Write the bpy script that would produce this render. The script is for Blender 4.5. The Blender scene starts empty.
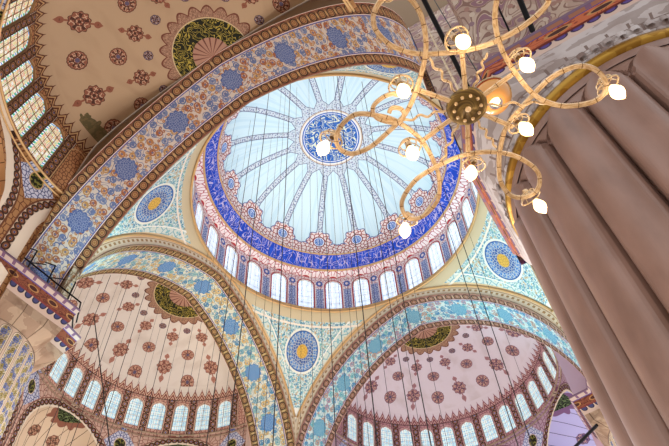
import bpy, bmesh, math, random
from mathutils import Vector, Matrix
PI = math.pi
rnd = random.Random(7)
sc = bpy.context.scene
COL = sc.collection

# ------------------------------------------------------------------ camera
CP = Vector((-24.675, -13.2, 1.70)); YAW, PIT, ROL, FPX = 0.49858, 0.92704, -0.066775, 586.145
fw = Vector((math.cos(YAW)*math.cos(PIT), math.sin(YAW)*math.cos(PIT), math.sin(PIT)))
rt0 = Vector((math.sin(YAW), -math.cos(YAW), 0)); up0 = rt0.cross(fw)
RT = rt0*math.cos(ROL)+up0*math.sin(ROL); UP = up0*math.cos(ROL)-rt0*math.sin(ROL)
cd = bpy.data.cameras.new('camera'); cam = bpy.data.objects.new('camera', cd); COL.objects.link(cam)
cd.sensor_width = 36; cd.lens = FPX/669*36; cd.clip_start = .05; cd.clip_end = 500
m = Matrix((RT, UP, -fw)).transposed().to_4x4(); m.translation = CP; cam.matrix_world = m
sc.camera = cam
def ray(px, py): return fw+RT*((px-334.5)/FPX)-UP*((py-223)/FPX)
def atz(px, py, z):
    d = ray(px, py); return CP+d*((z-CP.z)/d.z)

# ------------------------------------------------------------------ object helpers
def props(o, label=None, cat=None, group=None, kind=None):
    if label: o['label'] = label
    if cat: o['category'] = cat
    if group: o['group'] = group
    if kind: o['kind'] = kind
    return o
def empty(name, loc, label=None, cat=None, group=None, kind=None):
    o = bpy.data.objects.new(name, None); COL.objects.link(o); o.location = loc; o.empty_display_size = .1
    return props(o, label, cat, group, kind)
class MB:
    """collects vertices, faces and uv for ONE mesh object"""
    def __init__(s): s.v=[]; s.f=[]; s.uv=[]
    def add(s, vs, fs, uvs=None):
        n=len(s.v); s.v+= [tuple(p) for p in vs]
        s.uv += list(uvs) if uvs is not None else [(p[0],p[1]) for p in vs]
        s.f += [tuple(i+n for i in f) for f in fs]
    def grid(s, fn, us, vs_, closed=False, uvfn=None):
        P=[];U=[]
        for v in vs_:
            for u in us:
                P.append(fn(u,v)); U.append(uvfn(u,v) if uvfn else (u,v))
        n=len(us); F=[]
        for j in range(len(vs_)-1):
            for i in range(n-1): F.append((j*n+i,j*n+i+1,(j+1)*n+i+1,(j+1)*n+i))
        s.add(P,F,U)
    def box(s, c, h, rot=None):
        P=[];
        for x in (-1,1):
            for y in (-1,1):
                for z in (-1,1):
                    q=Vector((x*h[0],y*h[1],z*h[2]))
                    if rot: q=rot@q
                    P.append(Vector(c)+q)
        s.add(P,[(0,1,3,2),(4,6,7,5),(0,4,5,1),(2,3,7,6),(0,2,6,4),(1,5,7,3)])
    def sweep(s, pts, prof, closed=False, up=None):
        """prof: list of (a,b) offsets; a along side, b along normal"""
        pts=[Vector(p) for p in pts]; n=len(pts); k=len(prof); P=[];U=[];L=0
        nrm=None
        for i,p in enumerate(pts):
            a=pts[(i-1)%n] if (closed or i>0) else p; b=pts[(i+1)%n] if (closed or i<n-1) else p
            t=(b-a).normalized()
            if up is not None: sd=t.cross(Vector(up)).normalized()
            else:
                if nrm is None:
                    nrm=t.orthogonal().normalized()
                nrm=(nrm-t*nrm.dot(t)).normalized(); sd=t.cross(nrm).normalized()
            nn=sd.cross(t)
            if i: L+=(p-pts[i-1]).length
            for j,(x,y) in enumerate(prof): P.append(p+sd*x+nn*y); U.append((L,j/k))
        F=[]
        for i in range(n if closed else n-1):
            for j in range(k):
                F.append((i*k+j,((i+1)%n)*k+j,((i+1)%n)*k+(j+1)%k,i*k+(j+1)%k))
        if not closed: F.append(tuple(range(k-1,-1,-1))); F.append(tuple((n-1)*k+j for j in range(k)))
        s.add(P,F,U)
    def tube(s, pts, r, n=8, closed=False):
        s.sweep(pts,[(r*math.cos(2*PI*j/n),r*math.sin(2*PI*j/n)) for j in range(n)],closed)
    def lathe(s, prof, c=(0,0,0), n=32, axis=None):
        """prof list of (r,z)"""
        P=[];U=[]; M=axis
        for (r,z) in prof:
            for i in range(n):
                q=Vector((r*math.cos(2*PI*i/n),r*math.sin(2*PI*i/n),z))
                if M: q=M@q
                P.append(Vector(c)+q); U.append((i/n*2*PI*max(.001,r),z))
        F=[(j*n+i,j*n+(i+1)%n,(j+1)*n+(i+1)%n,(j+1)*n+i) for j in range(len(prof)-1) for i in range(n)]
        s.add(P,F,U)
    def build(s, name, mat, parent=None, smooth=False, **kw):
        me=bpy.data.meshes.new(name); me.from_pydata(s.v,[],s.f)
        uvl=me.uv_layers.new(name='UVMap'); vi=[0]*len(me.loops); me.loops.foreach_get('vertex_index',vi)
        flat=[]
        for i in vi: flat+=list(s.uv[i])
        uvl.data.foreach_set('uv',flat)
        me.materials.append(mat)
        if smooth: me.shade_smooth()
        me.update()
        o=bpy.data.objects.new(name,me); COL.objects.link(o)
        if parent: o.parent=parent
        return props(o,**kw)

# ------------------------------------------------------------------ shader expression helper
def lin(c):
    c=c.lstrip('#'); r=[int(c[i:i+2],16)/255 for i in (0,2,4)]
    return tuple((x/12.92 if x<=.04045 else ((x+.055)/1.055)**2.4) for x in r)+(1,)
class X:
    nt=None
    def __init__(s,sock): s.s=sock
def _link(v,inp):
    if isinstance(v,X): X.nt.links.new(v.s,inp)
    else: inp.default_value=v
def mth(op,a,b=None,c=None,clamp=False):
    n=X.nt.nodes.new('ShaderNodeMath'); n.operation=op; n.use_clamp=clamp
    for i,v in enumerate((a,b,c)):
        if v is not None: _link(v,n.inputs[i])
    return X(n.outputs[0])
X.__add__=lambda a,b:mth('ADD',a,b); X.__radd__=lambda a,b:mth('ADD',b,a)
X.__sub__=lambda a,b:mth('SUBTRACT',a,b); X.__rsub__=lambda a,b:mth('SUBTRACT',b,a)
X.__mul__=lambda a,b:mth('MULTIPLY',a,b); X.__rmul__=lambda a,b:mth('MULTIPLY',b,a)
X.__truediv__=lambda a,b:mth('DIVIDE',a,b)
def ab(a): return mth('ABSOLUTE',a)
def lt(a,b): return mth('LESS_THAN',a,b)
def gt(a,b): return mth('GREATER_THAN',a,b)
def mn(a,b): return mth('MINIMUM',a,b)
def mx(a,b): return mth('MAXIMUM',a,b)
def fr(a): return mth('FRACT',a)
def sq(a): return mth('SQRT',a)
def hyp(a,b): return sq(a*a+b*b)
def cell(u,p,ph=0.0):     # signed distance to nearest cell centre, period p, centres at ph+k*p
    return (fr((u-ph)/p+.5)-.5)*p
def cosn(a): return mth('COSINE',a)
def atn(a,b): return mth('ARCTAN2',a,b)
def band(a,lo,hi): return gt(a,lo)*lt(a,hi)
def mix(f,a,b):
    n=X.nt.nodes.new('ShaderNodeMix'); n.data_type='RGBA'; _link(f,n.inputs[0])
    for v,i in ((a,6),(b,7)):
        if isinstance(v,str): v=lin(v)
        _link(v,n.inputs[i])
    return X(n.outputs[2])
def comb(u,v,w=0.0):
    n=X.nt.nodes.new('ShaderNodeCombineXYZ')
    for i,q in enumerate((u,v,w)): _link(q,n.inputs[i])
    return X(n.outputs[0])
def vor(u,v,scale,feat='F1',rand=1.0):
    n=X.nt.nodes.new('ShaderNodeTexVoronoi'); n.voronoi_dimensions='2D'; n.feature=feat
    _link(comb(u,v),n.inputs['Vector']); n.inputs['Scale'].default_value=scale; n.inputs['Randomness'].default_value=rand
    if feat=='DISTANCE_TO_EDGE': return X(n.outputs['Distance']),None
    sp=X.nt.nodes.new('ShaderNodeSeparateColor'); X.nt.links.new(n.outputs['Color'],sp.inputs[0])
    return X(n.outputs['Distance']),X(sp.outputs[0])
def noi(u,v,scale,detail=1.0,dist=0.0):
    n=X.nt.nodes.new('ShaderNodeTexNoise'); n.noise_dimensions='2D'
    _link(comb(u,v),n.inputs['Vector']); n.inputs['Scale'].default_value=scale; n.inputs['Detail'].default_value=detail
    n.inputs['Distortion'].default_value=dist
    return X(n.outputs[0])
def ramp(f,cols):
    n=X.nt.nodes.new('ShaderNodeValToRGB'); n.color_ramp.interpolation='CONSTANT'; _link(f,n.inputs[0])
    e=n.color_ramp.elements; k=len(cols)
    while len(e)<k: e.new(.5)
    for i,c in enumerate(cols): e[i].position=i/k; e[i].color=lin(c)
    return X(n.outputs[0])
def mat(name, fn, rough=.75, metal=0.0, bump=None, emit=None, spec=.3):
    M=bpy.data.materials.new(name); M.use_nodes=True; nt=M.node_tree; X.nt=nt
    b=nt.nodes['Principled BSDF']; b.inputs['Roughness'].default_value=rough; b.inputs['Metallic'].default_value=metal
    b.inputs['Specular IOR Level'].default_value=spec
    tc=nt.nodes.new('ShaderNodeUVMap'); tc.uv_map='UVMap'
    sp=nt.nodes.new('ShaderNodeSeparateXYZ'); nt.links.new(tc.outputs[0],sp.inputs[0])
    u,v=X(sp.outputs[0]),X(sp.outputs[1])
    c=fn(u,v)
    if isinstance(c,str): c=lin(c)
    _link(c,b.inputs['Base Color'])
    if emit:
        _link(c,b.inputs['Emission Color']); b.inputs['Emission Strength'].default_value=emit
    return M
def wear(c,u,v,sc_=1.2,amt=.35,dark='5a4636'):   # soft blotchy ageing of plaster
    n=noi(u,v,sc_,3.0); f=mth('MULTIPLY',mth('SUBTRACT',n,.5,clamp=True),amt*4,clamp=True)
    return mix(f,c,dark)
# --- ornament vocabulary
def floral(u,v,s,bg,pal,vine,thr=.40,vw=.035):
    n=noi(u,v,s*.9,0.0); c=mix(lt(ab(fr(n*5.0)-.5),vw*3.2),bg,vine)
    d,r=vor(u,v,s,rand=.75)
    a=ramp(r,pal); c=mix(lt(d,thr),c,a); c=mix(band(d,thr*.45,thr*.62)*gt(cosn(atn(cell(u*s,1.0),cell(v*s,1.0))*6.0),.1),c,bg); c=mix(lt(d,thr*.25),c,vine)
    d2,r2=vor(u+3.7,v+1.3,s*1.9,rand=.9); c=mix(lt(d2,.30)*gt(d,thr+.02),c,ramp(r2,pal[::-1])); c=mix(lt(d2,.09)*gt(d,thr),c,bg)
    return c
def lattice(u,v,s,bg,line,w=.07,pal=None):
    d,_=vor(u,v,s,'DISTANCE_TO_EDGE',.85); c=mix(lt(d,w),bg,line)
    if pal:
        d2,r2=vor(u,v,s,rand=.85); c=mix(lt(d2,.2),c,ramp(r2,pal))
    return c
def roundels(u,v,p,hw,bg,ring,core,edge):
    x=cell(u,p); d=hyp(x*.9,v); r=hw*.72
    c=mix(lt(ab(x),p*.5*.97),ring,bg)
    x2=cell(u,p,p*.5); c=mix(lt(ab(x2)*1.6+ab(v),hw*.55),c,ring)
    c=mix(lt(d,r),c,ring); c=mix(lt(ab(d-r*.93),.045),c,'3a2218'); c=mix(lt(ab(d-r*.55),.04),c,'7a4a30'); c=mix(lt(d,r*.3),c,core)
    c=mix(gt(ab(v),hw*.84),c,edge); c=mix(gt(ab(v),hw*.95),c,'efe2d2')
    return c
def rosette(c,dx,dy,r,col,dk,petals=12,amp=.06,pale='c8a88c'):
    d=hyp(dx,dy); a=atn(dy,dx); rr=r*(1.0-amp)+cosn(a*float(petals))*(r*amp)
    c=mix(lt(d,rr),c,dk); c=mix(lt(d,rr*.93),c,col)
    e,_=vor(dx,dy,2.6/r,'DISTANCE_TO_EDGE',.8); c=mix(lt(d,rr*.84)*lt(e,.085),c,pale)
    w=cosn(a*float(petals//2))*.5+.5
    c=mix(band(d,r*.42,r*.78)*gt(w,.72),c,dk)
    c=mix(lt(ab(d-r*.36),r*.05),c,dk); c=mix(lt(d,r*.16),c,dk)
    return c
def arch_sd(du,dv,hw,vs):      # distance to an arched opening, spring height vs, straight below
    up=mx(dv-vs,0.0); return hyp(mx(ab(du),0.0),up)-hw
def arch_outline(c,du,dv,hw,vs,v0,v1,w,col,off=.06):
    s=arch_sd(du,dv,hw,vs); return mix(band(s,off,off+w)*band(dv,v0,v1),c,col)
def pos():
    n=X.nt.nodes.new('ShaderNodeTexCoord'); sp=X.nt.nodes.new('ShaderNodeSeparateXYZ'); X.nt.links.new(n.outputs['Object'],sp.inputs[0])
    return X(sp.outputs[0]),X(sp.outputs[1]),X(sp.outputs[2])
# ------------------------------------------------------------------ dimensions (m)
A_=11.75; AS,AE,AZ,AK=12.363,3.015,25.657,.957; AW=4.0; ZC=40.97; OC=15.8
DEG=PI/180
WN=360/28; SN=11.7
def arc_pts(off,n,umax=None):          # pointed arch profile offset outwards, symmetrical; (u,z)
    r=AS+AE+off; tm=math.acos(AE/r); h=[]
    for i in range(n+1):
        t=tm*i/n; h.append((r*math.cos(t)-AE, AZ+AK*r*math.sin(t)))
    return [(-a,b) for a,b in h]+[(a,b) for a,b in h[::-1][1:]]
def arch_z_u(z,off=0):
    r=AS+AE+off; q=(z-AZ)/AK; return math.sqrt(max(r*r-q*q,0))-AE

# ------------------------------------------------------------------ paint
def f_dome(u,v):
    x,y,z=pos(); rho=hyp(x,y)
    dx=cell(u,22.5,17.2)*rho*DEG
    c=mix(gt(noi(u*.4,v*.05,1.0,2.0),.56),'d3ebf3','c8e4ef')
    # blossoming rib bases and scalloped hem
    dv=v-1.5; d=hyp(dx*.92,dv); a=atn(dv,dx); lob=1.12+cosn(a*8.0)*.10
    hem=1.12+ab(cosn(dx*4.2))*.16
    zone=mx(lt(d,lob),lt(v,hem)); zo=mx(lt(d,lob+.09),lt(v,hem+.1))
    c=mix(zo,c,'5b6fa0')
    la,_=vor(u*.17,v,2.6,'DISTANCE_TO_EDGE',.9)
    red=mix(lt(la,.10),'ecdcd8','a03a34')
    c=mix(zone,c,red)
    # ribs
    rw=.26+mx(4.25-rho,0.0)*.75+mx(2.9-v,0.0)*.2
    rb,r2=vor(dx,v,4.2,rand=.6); rc=mix(lt(rb,.30),'cfdae2',ramp(r2,['7488ac','8c8aa4','9cb0c0','7c84a8']))
    rc=mix(lt(ab(ab(dx)-rw),.05),rc,'66708c')
    c=mix(lt(ab(dx),rw+.03)*gt(v,2.55),c,rc)
    # round blue bosses on the ribs' feet
    c=mix(lt(d,.60),c,'7c2f3c'); c=mix(lt(d,.50),c,'f0f2f6'); c=mix(lt(d,.42),c,'2c6cc0')
    nn=noi(dx,v,6.0,1.0); c=mix(lt(d,.36)*lt(ab(nn-.5),.05),c,'e8f0fa')
    # apex roundel
    c=mix(lt(rho,3.12),c,'b79a7c'); c=mix(lt(rho,3.02),c,'e9e6df'); c=mix(lt(rho,2.82),c,'1f62b8')
    n1=noi(x,y,1.25,0.0,.7); n2=noi(x+9.0,y,1.9,0.0,.5)
    c=mix(lt(rho,2.55)*mx(lt(ab(fr(n1*4.0)-.5),.13),lt(ab(n2-.5),.022)),c,'dfe6cf')
    c=mix(lt(ab(rho-2.66),.04),c,'e8ecf2')
    return c
M_dome=mat('dome_paint',f_dome,.7)
def f_band(u,v):
    x=u*(PI/180*10.8)
    n1=noi(x,v*1.5,1.05,0.0,.5); n2=noi(x*1.7+5.0,v*.45,1.7,0.0,.2)
    c=mix(gt(noi(x,v,1.4),.55),'1644bc','1f52cc')
    w=mx(lt(ab(fr(n1*4.0)-.5),.075),lt(ab(n2-.5),.022))
    c=mix(w*band(v,.2,1.42),c,'c3b9dc')
    c=mix(gt(v,1.47),c,'c9a06c'); c=mix(lt(v,.13),c,'d9b98a'); c=mix(lt(v,.05),c,'8a5a3a')
    return c
M_band=mat('inscription_paint',f_band,.7)
def f_drum(u,v):
    du=cell(u,WN,WN/2)*DEG*12.2; x=u*DEG*12.2
    c=lattice(x,v,3.0,'f0e6e8','b04a58',.075)
    side=cell(u,WN,0.0)*DEG*12.2
    b=lattice(x,v,4.2,'b9c4e0','3c50a4',.11); c=mix(lt(ab(side),.34)*lt(v,44.3),c,b)
    dm=hyp(side,(v-45.1)*.8); c=mix(lt(dm,.33),c,'5068b4'); c=mix(lt(dm,.15),c,'f0e6e6')
    s=arch_sd(du,v-44.8,.75,0.0)
    c=mix(band(s,.03,.15),c,'b02c3c'); c=mix(band(s,.15,.22),c,'f2e6e2')
    c=mix(gt(v,46.0),c,'b8705c'); c=mix(lt(v,41.45),c,'d8b890')
    return c
M_drum=mat('drum_paint',f_drum,.75)
M_gold=mat('gold_moulding',lambda u,v:'d2ac78',.5,.2)
M_stonem=mat('stone_moulding',lambda u,v:mix(gt(noi(u,v,2.0),.5),'a8927c','96806c'),.8)
def f_pend(u,v):
    x,y,z=pos(); q=ab(u)
    c=lattice(y,z,2.1,'d0dcd4','6cacb8',.06,['c8c098','84bcc4','d0d8cc','64a0b8'])
    f=floral(y,z,2.6,'cfe0dc',['4a98b4','c4a878','3f84a8','7cb4ac'],'4a8fa0',.24)
    c=mix(lt(q,.70),c,'f0f0e6'); c=mix(lt(q,.67)*gt(z,33.2),c,f)
    c=mix(gt(q,.90),c,'d9c29a'); c=mix(gt(z,39.9),c,'cfc2a0'); c=mix(band(z,39.45,39.6),c,'eee6d6')
    dz=(z-37.6)*.93; d=hyp(y,dz); a=atn(dz,y)
    m_=mix(lt(ab(cosn(a*12.0)),.3),'3f7cc0','a8b4b0'); m_=mix(lt(d,.95),m_,'3a5f9e')
    dd,_=vor(y,dz,5.0,'DISTANCE_TO_EDGE'); m_=mix(lt(dd,.08),m_,'c4cccc')
    m_=mix(lt(d,.5),m_,'d8b050'); m_=mix(lt(dd,.04)*lt(d,.5),m_,'8a6a3a')
    c=mix(lt(d,1.62),c,'e4e8dc'); c=mix(lt(d,1.45),c,'2a5a9c'); c=mix(lt(d,1.36),c,m_)
    return c
M_pend=mat('pendentive_paint',f_pend,.75)
def soffit(bg,pal,vine,rbg,rring,rcore,medc,medbg,mp):
    def f(u,v):
        c=floral(u,v,1.55,bg,pal,vine,.37,.03)
        dx=cell(u,mp); d=hyp(dx,v*1.0); a=atn(v,dx)
        c=mix(lt(d,.74+cosn(a*12.0)*.05),c,medc); dd,_=vor(u,v,7.0,'DISTANCE_TO_EDGE'); c=mix(lt(d,.66)*lt(dd,.07),c,medbg)
        b=roundels(u,ab(v)-1.6,.86,.40,rbg,rring,rcore,'8a4638')
        c=mix(gt(ab(v),1.22),c,b); c=mix(band(ab(v),1.16,1.24),c,'5c5c90'); c=mix(band(ab(v),1.24,1.28),c,'e8d8cc')
        return c
    return f
M_sofA=mat('arch_soffit_paint_warm',soffit('c0b3a6',['a47044','6c7898','945a3a','5c6a90','a8804c'],'5c6488','6c4630','ac8a5c','8c6038','4c5c8c','949cb0',4.75),.75)
M_sofB=mat('arch_soffit_paint_blue',soffit('d0d4c4',['6c9cae','bfa468','4c84ac','b4a070','7cacb0'],'5c88a4','7a6440','b8a474','94784c','4c80b8','98b4cc',4.6),.75)
M_sofC=mat('arch_soffit_paint_teal',soffit('c4d8d4',['5c98b0','a88c7c','4c88b0','9c8494','70b0b4'],'5494a8','8a6860','b49c84','94746c','5c98b4','98c4cc',4.6),.75)
def f_face(u,v):
    c=mix(lt(ab(cell(u,.5)),.12)*lt(ab(v-.42),.1),'e0d4bc','a8865c')
    c=mix(lt(v,.1),c,'9a6a44'); c=mix(band(v,.60,.66),c,'b08a5c')
    return c
M_tan=mat('tan_plaster',lambda u,v:'806850',.8)
M_face=mat('arch_face_paint',f_face,.7)
def semi_f(plas,col,dk,sp,phc,php,r2c,cracks=.0,hemc='6e3c2e',smallc='5a5068'):
    def f(u,v):    # u azimuth deg, v radius rho (m)
        c=wear(mix(0.0,plas,plas),u*DEG*v,v,.55,.22,'8f6e52')
        rm=v*DEG
        c=mix(lt(ab(cell(u,9.0))*rm,.012),c,dk) if cracks else c
        # cartouches with spearhead ends, two rows
        for r0,R in ((8.05,.72),(4.95,.58)):
            dx=cell(u,sp,phc)*rm; dy=(v-r0)*1.12
            ady=ab(dy); tip=hyp(dx,ady-R*1.5); c=mix(lt(tip,R*.31),c,col); c=mix(lt(hyp(dx,ady-R*1.48),R*.1),c,dk)
            c=mix(lt(ab(dx)*1.3+ab(ady-R*1.75),R*.24),c,col); c=mix(lt(ab(dx),R*.09)*lt(ady,R*1.5),c,col)
            c=rosette(c,dx,dy,R,col,dk,10,.07)
        for r0,R in ((r2c[0],.64),(r2c[1],.60)):
            dx=cell(u,sp,php)*rm; dy=(v-r0)*1.12; c=rosette(c,dx,dy,R,col,dk,16,.02)
            c=mix(lt(hyp(dx,dy),R*.24),c,smallc)
        dx=cell(u,sp,php)*rm; dy=(v-4.12)*1.05; c=rosette(c,dx,dy,.34,smallc,dk,8,.03)
        # lace round the crown roundel
        lw=3.0+ab(cosn(u*DEG*11.0))*.42
        lf=mix(lt(ab(cosn(u*DEG*22.0)),.35),hemc,plas)
        c=mix(lt(v,lw),c,hemc); c=mix(lt(v,lw-.12),c,mix(gt(noi(u*.2,v,6.0),.52),'84604e','ac8870')); 
        n=noi(cosn(u*DEG)*v,mth('SINE',u*DEG)*v,2.6,0.0,.7)
        cal=mix(lt(ab(fr(n*4.0)-.5),.15),'171a0c','a8963c')
        c=mix(lt(v,2.62),c,'c8b48c'); c=mix(lt(v,2.55),c,cal); c=mix(lt(v,1.28),c,mix(lt(ab(cosn(u*DEG*9.0)),.4),'a8806c','6c4038'))
        return c
    return f
def stained(f):
    def g(u,v):
        c=f(u,v); d=hyp((u+86.0)*DEG*v*.8,v-9.7)+noi(u*.1,v,2.0,2.0)*.9
        return mix(lt(d,1.6),c,mix(gt(noi(u*.2,v,3.0,2.0),.5),'5c5234','6c5c3c'))
    return g
M_semiA=mat('half_dome_paint_dim_tan',stained(semi_f('b3987a','8a5440','4c2a20',35.0,-2.5,-20.0,(8.25,5.95))),.75)  # same plaster as the other half domes; dim warm light mixed into this tan
M_semiB=mat('half_dome_paint_lit_rose',semi_f('d9d0c6','a87464','74483e',31.2,-7.0,-22.5,(9.1,6.7)),.75)  # same plaster, its brighter light put into the paler colour
M_semiC=mat('half_dome_paint_lit_lilac',semi_f('d2c8d0','9c7074','64465a',33.5,2.0,18.5,(8.4,6.2)),.75)  # same plaster, lilac cast of the light put into the colour
def row_f(bg,line,blue,gold,tooth,plas):
    def f(u,v):    # u azimuth deg, v height z
        x=u*DEG*10.1; du=cell(u,SN,SN/2)*DEG*10.1; side=cell(u,SN,0.0)*DEG*10.1
        c=lattice(x,v,3.6,bg,line,.09)
        p=roundels(v,side,.62,.36,line,gold,blue,line); c=mix(lt(ab(side),.36),c,p); c=mix(band(ab(side),.36,.41),c,'2e1c14')
        s=arch_sd(du,v-35.05,.63,0.0); c=mix(band(s,.03,.10),c,gold)
        c=mix(band(v,36.0,36.06),c,'2e1c14')
        # toothed lace hem rising on to the plaster
        t=cell(u,SN/3.0,0.0)/(SN/6.0); tt=ab(t); h=36.66+cosn(tt*3.14159)*.24+mx(.14-tt,0.0)*1.5
        lace=mix(lt(ab(fr((v+tt*.6)*2.6)-.5),.2),line,gold)
        c2=mix(lt(v,h),plas,line); c2=mix(lt(v,h-.07),c2,lace)
        c=mix(gt(v,36.1),c,c2)
        return c
    return f
M_rowA=mat('window_band_paint_tan',row_f('a8764e','5a2c1e','4c4a78','b89468','x','b3987a'),.75)  # plaster above the hem repeats the half dome's light-tinted colour
M_rowB=mat('window_band_paint_rose',row_f('cfa594','8c4c44','6c70a0','d8bca4','x','d9d0c6'),.75)
M_rowC=mat('window_band_paint_plum',row_f('b88c90','7c3c4c','6070a8','c8a8a0','x','d2c8d0'),.75)
def low_f(bg,line,blue,gold):
    def f(u,v):    # u azimuth deg, v height
        x=u*DEG*10.4
        du=cell(u,54.0,0.0)*DEG*10.4; side=cell(u,54.0,27.0)*DEG*10.4
        c=lattice(x,v,2.4,bg,line,.07)
        tri=ab(side)*1.2+ab(v-31.1); c=mix(lt(tri,1.7),c,lattice(x,v,3.6,'c8ccdc',blue,.1))
        s=arch_sd(du,(v-27.9),4.0,0.0)
        c=mix(band(s,.0,.62),c,roundels(atn(v-27.9,du)*4.4,s-.36,.5,.3,'c9b7a2',gold,blue,line)); c=mix(band(s,.62,.72),c,line); c=mix(band(s,-.5,.12),c,'e4d6c2')
        e=hyp(side,(v-31.15)*.85); n=noi(x,v,5.0); c=mix(lt(e,.52),c,gold); c=mix(lt(e,.45),c,mix(gt(n,.55),'16160c','7c7a34'))
        return c
    return f
M_lowA=mat('apse_wall_paint_tan',low_f('a87c50','6a3c24','3c4478','c8a470'),.75)
M_lowB=mat('apse_wall_paint_rose',low_f('c8a898','8c5c50','4c5490','d8c0a0'),.75)
M_lowC=mat('apse_wall_paint_plum',low_f('b498a8','7c5068','4858a0','c0a8a8'),.75)
def exed_f(plas,col,dk):
    def f(u,v):
        c=mix(0.0,plas,plas)
        a=atn(v,u); c=mix(lt(ab(cell(a,.26)),.006),c,dk)
        r=hyp(u,v); dep=sq(mx(1.0-r*r*(1/16.0),0.0))*4.2
        d=hyp(u,dep); dl=1.5+ab(cosn(atn(dep,u)*7.0))*.3; up=gt(v,0.0)
        c=mix(up*lt(d,dl),c,col); n=noi(u,dep,3.0,0.0,.6); c=mix(up*lt(d,1.25),c,mix(lt(ab(fr(n*4.0)-.5),.16),'10180e','6c8050'))
        x=cell(a,.52,.26)*r; c=mix(up,c,rosette(c,x,dep-2.7,.42,col,dk,8,.05))
        return c
    return f
M_exA=mat('small_half_dome_tan',exed_f('c8a074','7a4430','52301e'),.75)
M_exB=mat('small_half_dome_rose',exed_f('d4c0a8','8c5c4c','5a4034'),.75)
M_exC=mat('small_half_dome_lilac',exed_f('b9b6dc','7c5a7c','4c3c60'),.75)
# glass
def glass_lat(bg,line,tint,s,gw):
    def f(u,v):
        c=mix(gt(noi(u,v,2.2),.55),bg,tint)
        gx=mx(lt(ab(cell(u,.36)),gw),lt(ab(cell(v,.42)),gw)); c=mix(gx,c,line)
        d,_=vor(u,v,s,'DISTANCE_TO_EDGE',.3); c=mix(lt(d,.045),c,line)
        return c
    return f
M_glassD=mat('clear_window_glass',glass_lat('e6f0f6','88a4cc','d8e2f4',2.4,.014),.3,emit=.95)
M_glassB=mat('pale_window_glass',glass_lat('d4e6ea','7ca4b8','b4d0dc',4.4,.02),.3,emit=.55)
def f_stain(u,v):
    d,r=vor(u*1.0,v*1.0,4.6,rand=.25); de,_=vor(u*1.0,v*1.0,4.6,'DISTANCE_TO_EDGE',.25)
    c=mix(lt(d,.36),'e8e4d0',ramp(r,['d8a83c','98bc84','c8703c','f0f0e8','b8b850']))
    c=mix(lt(de,.05),c,'8a6238'); c=mix(lt(ab(d-.2),.035),c,'f4f4ee')
    s=arch_sd(u,v-1.12,.74,0.0)
    e=mx(gt(s,-.22),lt(v,-1.72)); a=fr(v*2.0+u*1.3); c=mix(e,c,ramp(a,['5cb8bc','f2f6f4','4c94d0','e8f4f8','5cb478'])); c=mix(mx(gt(s,-.06),lt(v,-1.90)),c,'7a5c38')
    return c
M_glassA=mat('stained_window_glass',f_stain,.3,emit=.5)
M_frame=mat('window_plaster_frame',lambda u,v:'d8d4cc',.7)
M_frameA=mat('window_wood_frame',lambda u,v:'8a6440',.6)

# ------------------------------------------------------------------ arched opening in a panel
def panel(mb, fn, u0,u1,v0,v1, cu, hwu, vb, vs, k, depth, revname=None, N=28, uk=1.0, pk=1.0):
    """panel u0..u1 x v0..v1 with an arched hole; hwu half width in u units, k = metres per u unit. fn(u,v,d)"""
    cv=(vb+vs)/2; hole=lambda a:None
    def hole_pt(a):
        dx,dy=math.cos(a),math.sin(a)         # in metres
        lo,hi=0,60
        R=hwu*k
        def inside(x,y):
            yy=cv+y
            if yy<vb: return False
            if yy<=vs: return abs(x)<=R
            return x*x+((yy-vs)/pk)**2<=R*R
        for _ in range(40):
            mid=(lo+hi)/2
            if inside(dx*mid,dy*mid): lo=mid
            else: hi=mid
        return (cu+dx*lo/k, cv+dy*lo)
    def rect_pt(a):
        dx,dy=math.cos(a)/k,math.sin(a); t=1e9
        if dx>1e-9: t=min(t,(u1-cu)/dx)
        if dx<-1e-9: t=min(t,(u0-cu)/dx)
        if dy>1e-9: t=min(t,(v1-cv)/dy)
        if dy<-1e-9: t=min(t,(v0-cv)/dy)
        return (cu+dx*t, cv+dy*t)
    angs=[2*PI*i/N for i in range(N)]
    for (a,b) in ((u0,v0),(u1,v0),(u1,v1),(u0,v1),(cu-hwu,vb),(cu+hwu,vb)):
        angs.append(math.atan2(b-cv,(a-cu)*k)%(2*PI))
    angs=sorted(angs); H=[hole_pt(a) for a in angs]; Q=[rect_pt(a) for a in angs]; n=len(angs)
    rows=[H]
    for t in (.34,.67,1.0): rows.append([(h[0]+(q[0]-h[0])*t,h[1]+(q[1]-h[1])*t) for h,q in zip(H,Q)])
    P=[];U=[]
    for r in rows:
        for (a,b) in r: P.append(fn(a,b,0)); U.append((a,b))
    F=[(j*n+i,j*n+(i+1)%n,(j+1)*n+(i+1)%n,(j+1)*n+i) for j in range(3) for i in range(n)]
    mb.add(P,F,U)
    return H
def reveal(mb,fn,H,depth,uvk=1.0):
    n=len(H); P=[fn(a,b,0) for a,b in H]+[fn(a,b,depth) for a,b in H]; U=[(a,b) for a,b in H]*2
    mb.add(P,[(i,(i+1)%n,n+(i+1)%n,n+i) for i in range(n)],U)
def pane(mb,fn,H,depth,cu,cv,k):
    P=[fn(a,b,depth) for a,b in H]+[fn(cu,cv,depth)]; U=[((a-cu)*k,b-cv) for a,b in H]+[(0,0)]; n=len(H)
    mb.add(P,[(i,(i+1)%n,n) for i in range(n)],U)
WIN=[0]
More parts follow.
